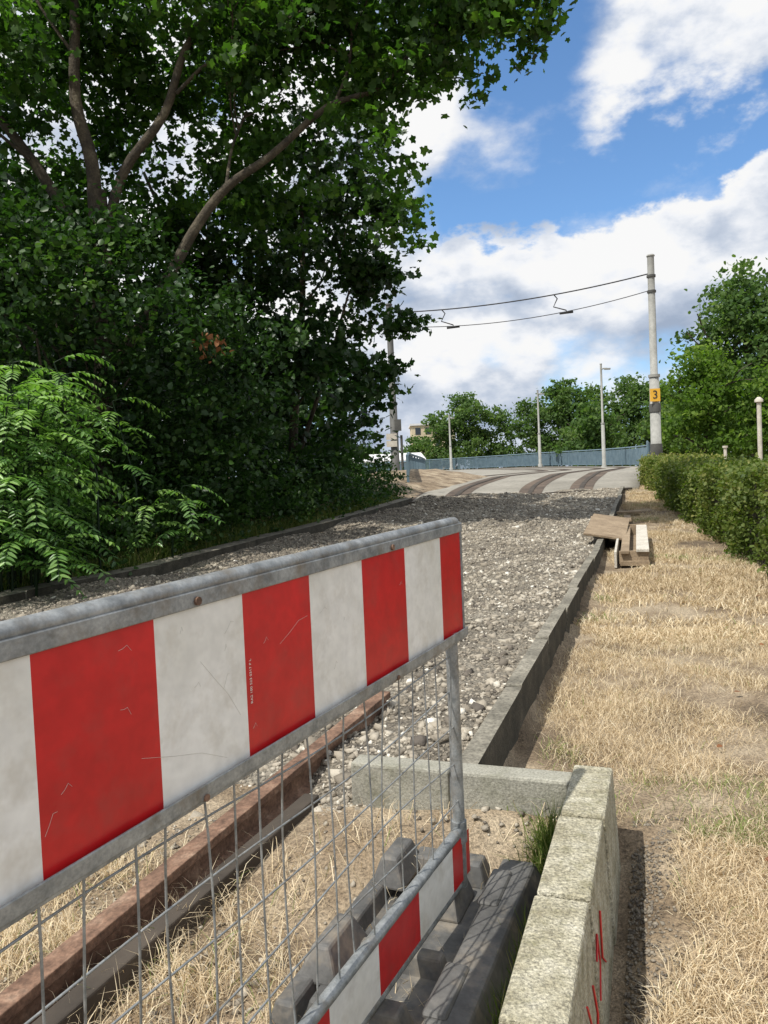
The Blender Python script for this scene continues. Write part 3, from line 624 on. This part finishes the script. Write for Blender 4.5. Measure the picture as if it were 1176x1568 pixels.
blades('dry_grass',np.stack([x,y,hz(x,y)],1),.12*rng.uniform(.4,1.4,N),.0026*rng.uniform(.6,1.3,N),rng.uniform(.3,1,N),np.where(rng.random(N)<.05,.99,np.clip(.35+.5*t_,0,.92)),m_straw)
n=4200; y=rng.uniform(1.35,2.45,n); x=WR(y)-.165-np.abs(rng.normal(0,.035,n)); k=sn(np.stack([x*0,y,x*0],1),9)>-.5; x,y=x[k],y[k]; N=len(x)
blades('green_grass',np.stack([x,y,hz(x,y)],1),rng.uniform(.06,.22,N),np.full(N,.0035),rng.uniform(.1,.8,N),rng.random(N),m_green)
n=12000; y=4+15*rng.random(n); x=XL(y)-.3-np.abs(rng.normal(0,.3,n)); blades('verge_weeds',np.stack([x,y,hz(x,y)],1),rng.uniform(.1,.45,n),np.full(n,.008),rng.uniform(.1,.8,n),rng.random(n),m_green)
n=50; y=1.3+8*rng.random(n)**1.3; x=WR(y)+.1+rng.random(n)*2.5; x[:18]=.35+rng.random(18)*.12; y[:18]=1.6+rng.random(18)*.5
C=np.stack([x,y,hz(x,y)+.035],1); V,F=leafcloud(C,.045,2.5); mesh_np('fallen_leaves',V,F,m_brown,np.repeat(rng.random(n),6))
# ------------------------------------------------------------ sky + sun
az=math.radians(-129); el=math.radians(58)
w=bpy.data.worlds.new('World'); sc.world=w; w.use_nodes=True; nt=w.node_tree; nt.nodes.clear(); L=nt.links
out=nt.nodes.new('ShaderNodeOutputWorld'); bg=nt.nodes.new('ShaderNodeBackground'); ST=.13; bg.inputs[1].default_value=ST; L.new(bg.outputs[0],out.inputs[0])
sky=nt.nodes.new('ShaderNodeTexSky'); sky.sky_type='NISHITA'; sky.sun_disc=False; sky.sun_elevation=el; sky.sun_rotation=az%(2*math.pi); sky.ozone_density=1.4; sky.air_density=1.0; sky.dust_density=.5
def Mth(op,a,b=None,clamp=False):
    n=nt.nodes.new('ShaderNodeMath'); n.operation=op; n.use_clamp=clamp
    for i,x in enumerate((a,b)):
        if x is None: continue
        if isinstance(x,(int,float)): n.inputs[i].default_value=x
        else: L.new(x,n.inputs[i])
    return n.outputs[0]
def MR(x,a,b,c=0.,d=1.):
    n=nt.nodes.new('ShaderNodeMapRange'); n.interpolation_type='SMOOTHSTEP'; L.new(x,n.inputs[0])
    if a>b: a,b,c,d=b,a,d,c
    for i,v in zip((1,2,3,4),(a,b,c,d)): n.inputs[i].default_value=v
    return n.outputs[0]
gen=nt.nodes.new('ShaderNodeTexCoord').outputs['Generated']; sp=nt.nodes.new('ShaderNodeSeparateXYZ'); L.new(gen,sp.inputs[0])
azm=Mth('ARCTAN2',sp.outputs[0],sp.outputs[1]); elv=Mth('ARCSINE',sp.outputs[2])
def mapped(off):
    m=nt.nodes.new('ShaderNodeMapping'); m.inputs['Scale'].default_value=(1,1,1.7); m.inputs['Location'].default_value=off; L.new(gen,m.inputs[0]); return m.outputs[0]
n1=noise(nt,mapped((.3,.2,.1)),5.5,7,.56); n1u=noise(nt,mapped((.26,.18,.19)),5.5,4,.5); n2=noise(nt,mapped((3,1,2)),3.0,2,.5); nb2=noise(nt,mapped((5,2,7)),14,5,.6)
e2=Mth('ADD',elv,Mth('MULTIPLY',Mth('SUBTRACT',n1,.5),.22))
e2=Mth('ADD',e2,Mth('MULTIPLY',Mth('SUBTRACT',nb2,.5),.07))
e3=Mth('SUBTRACT',e2,Mth('MULTIPLY',azm,.12))
low=MR(e3,.288,.258)
a2=Mth('ADD',azm,Mth('MULTIPLY',Mth('SUBTRACT',n2,.5),.5))
trm=Mth('MULTIPLY',MR(a2,.20,.34),MR(e2,.35,.44))
lf=MR(a2,.10,.0)
rest=MR(Mth('ABSOLUTE',azm),.6,.8,0,.45)
B=Mth('MAXIMUM',Mth('MAXIMUM',Mth('MULTIPLY',low,.95),Mth('MULTIPLY',trm,.80)),Mth('MAXIMUM',Mth('MULTIPLY',lf,.7),rest))
gaps=Mth('MULTIPLY',MR(elv,.23,.12),MR(n2,.50,.60)); B=Mth('SUBTRACT',B,Mth('MULTIPLY',gaps,.6))
mask=MR(Mth('ADD',n1,Mth('MULTIPLY',B,.42)),.53,.80)
lit=Mth('ADD',.62,Mth('MULTIPLY',Mth('SUBTRACT',n1,n1u),3.4)); lit=Mth('ADD',lit,Mth('MULTIPLY',Mth('SUBTRACT',nb2,.5),1.1)); lit=Mth('ADD',lit,MR(elv,.14,.26,-.14,.18),True)
cc=ramp(nt,lit,[(0,(.38,.46,.60)),(.45,(.60,.67,.79)),(.85,(.94,.96,1.0)),(1,(1,1,1))])
cs=nt.nodes.new('ShaderNodeVectorMath'); cs.operation='SCALE'; L.new(cc,cs.inputs[0]); cs.inputs['Scale'].default_value=.95/ST
skc=mixc(nt,1.0,sky.outputs[0],(.92,1.2,1.42),'MULTIPLY')
L.new(mixc(nt,mask,skc,cs.outputs[0]),bg.inputs[0])
sd=bpy.data.lights.new('sun','SUN'); sd.energy=4.9; sd.angle=math.radians(.53); sd.color=(1,.955,.88)
so=bpy.data.objects.new('sun',sd); link(so)
to_sun=Vector((math.sin(az)*math.cos(el),math.cos(az)*math.cos(el),math.sin(el))); so.rotation_euler=to_sun.to_track_quat('Z','Y').to_euler(); so.location=to_sun*50
# ------------------------------------------------------------ camera
cd=bpy.data.cameras.new('camera'); cam=bpy.data.objects.new('camera',cd); link(cam)
cd.sensor_fit='VERTICAL'; cd.sensor_height=24; cd.lens=18.0; cd.clip_end=3000; cd.clip_start=.02
cam.matrix_world=Matrix.Translation((0,0,1.3))@Matrix.Rotation(math.radians(90-2.14),4,'X')@Matrix.Rotation(math.radians(-2.5),4,'Z')
sc.camera=cam
sc.view_settings.view_transform='Standard'; sc.view_settings.look='None'; sc.view_settings.exposure=0
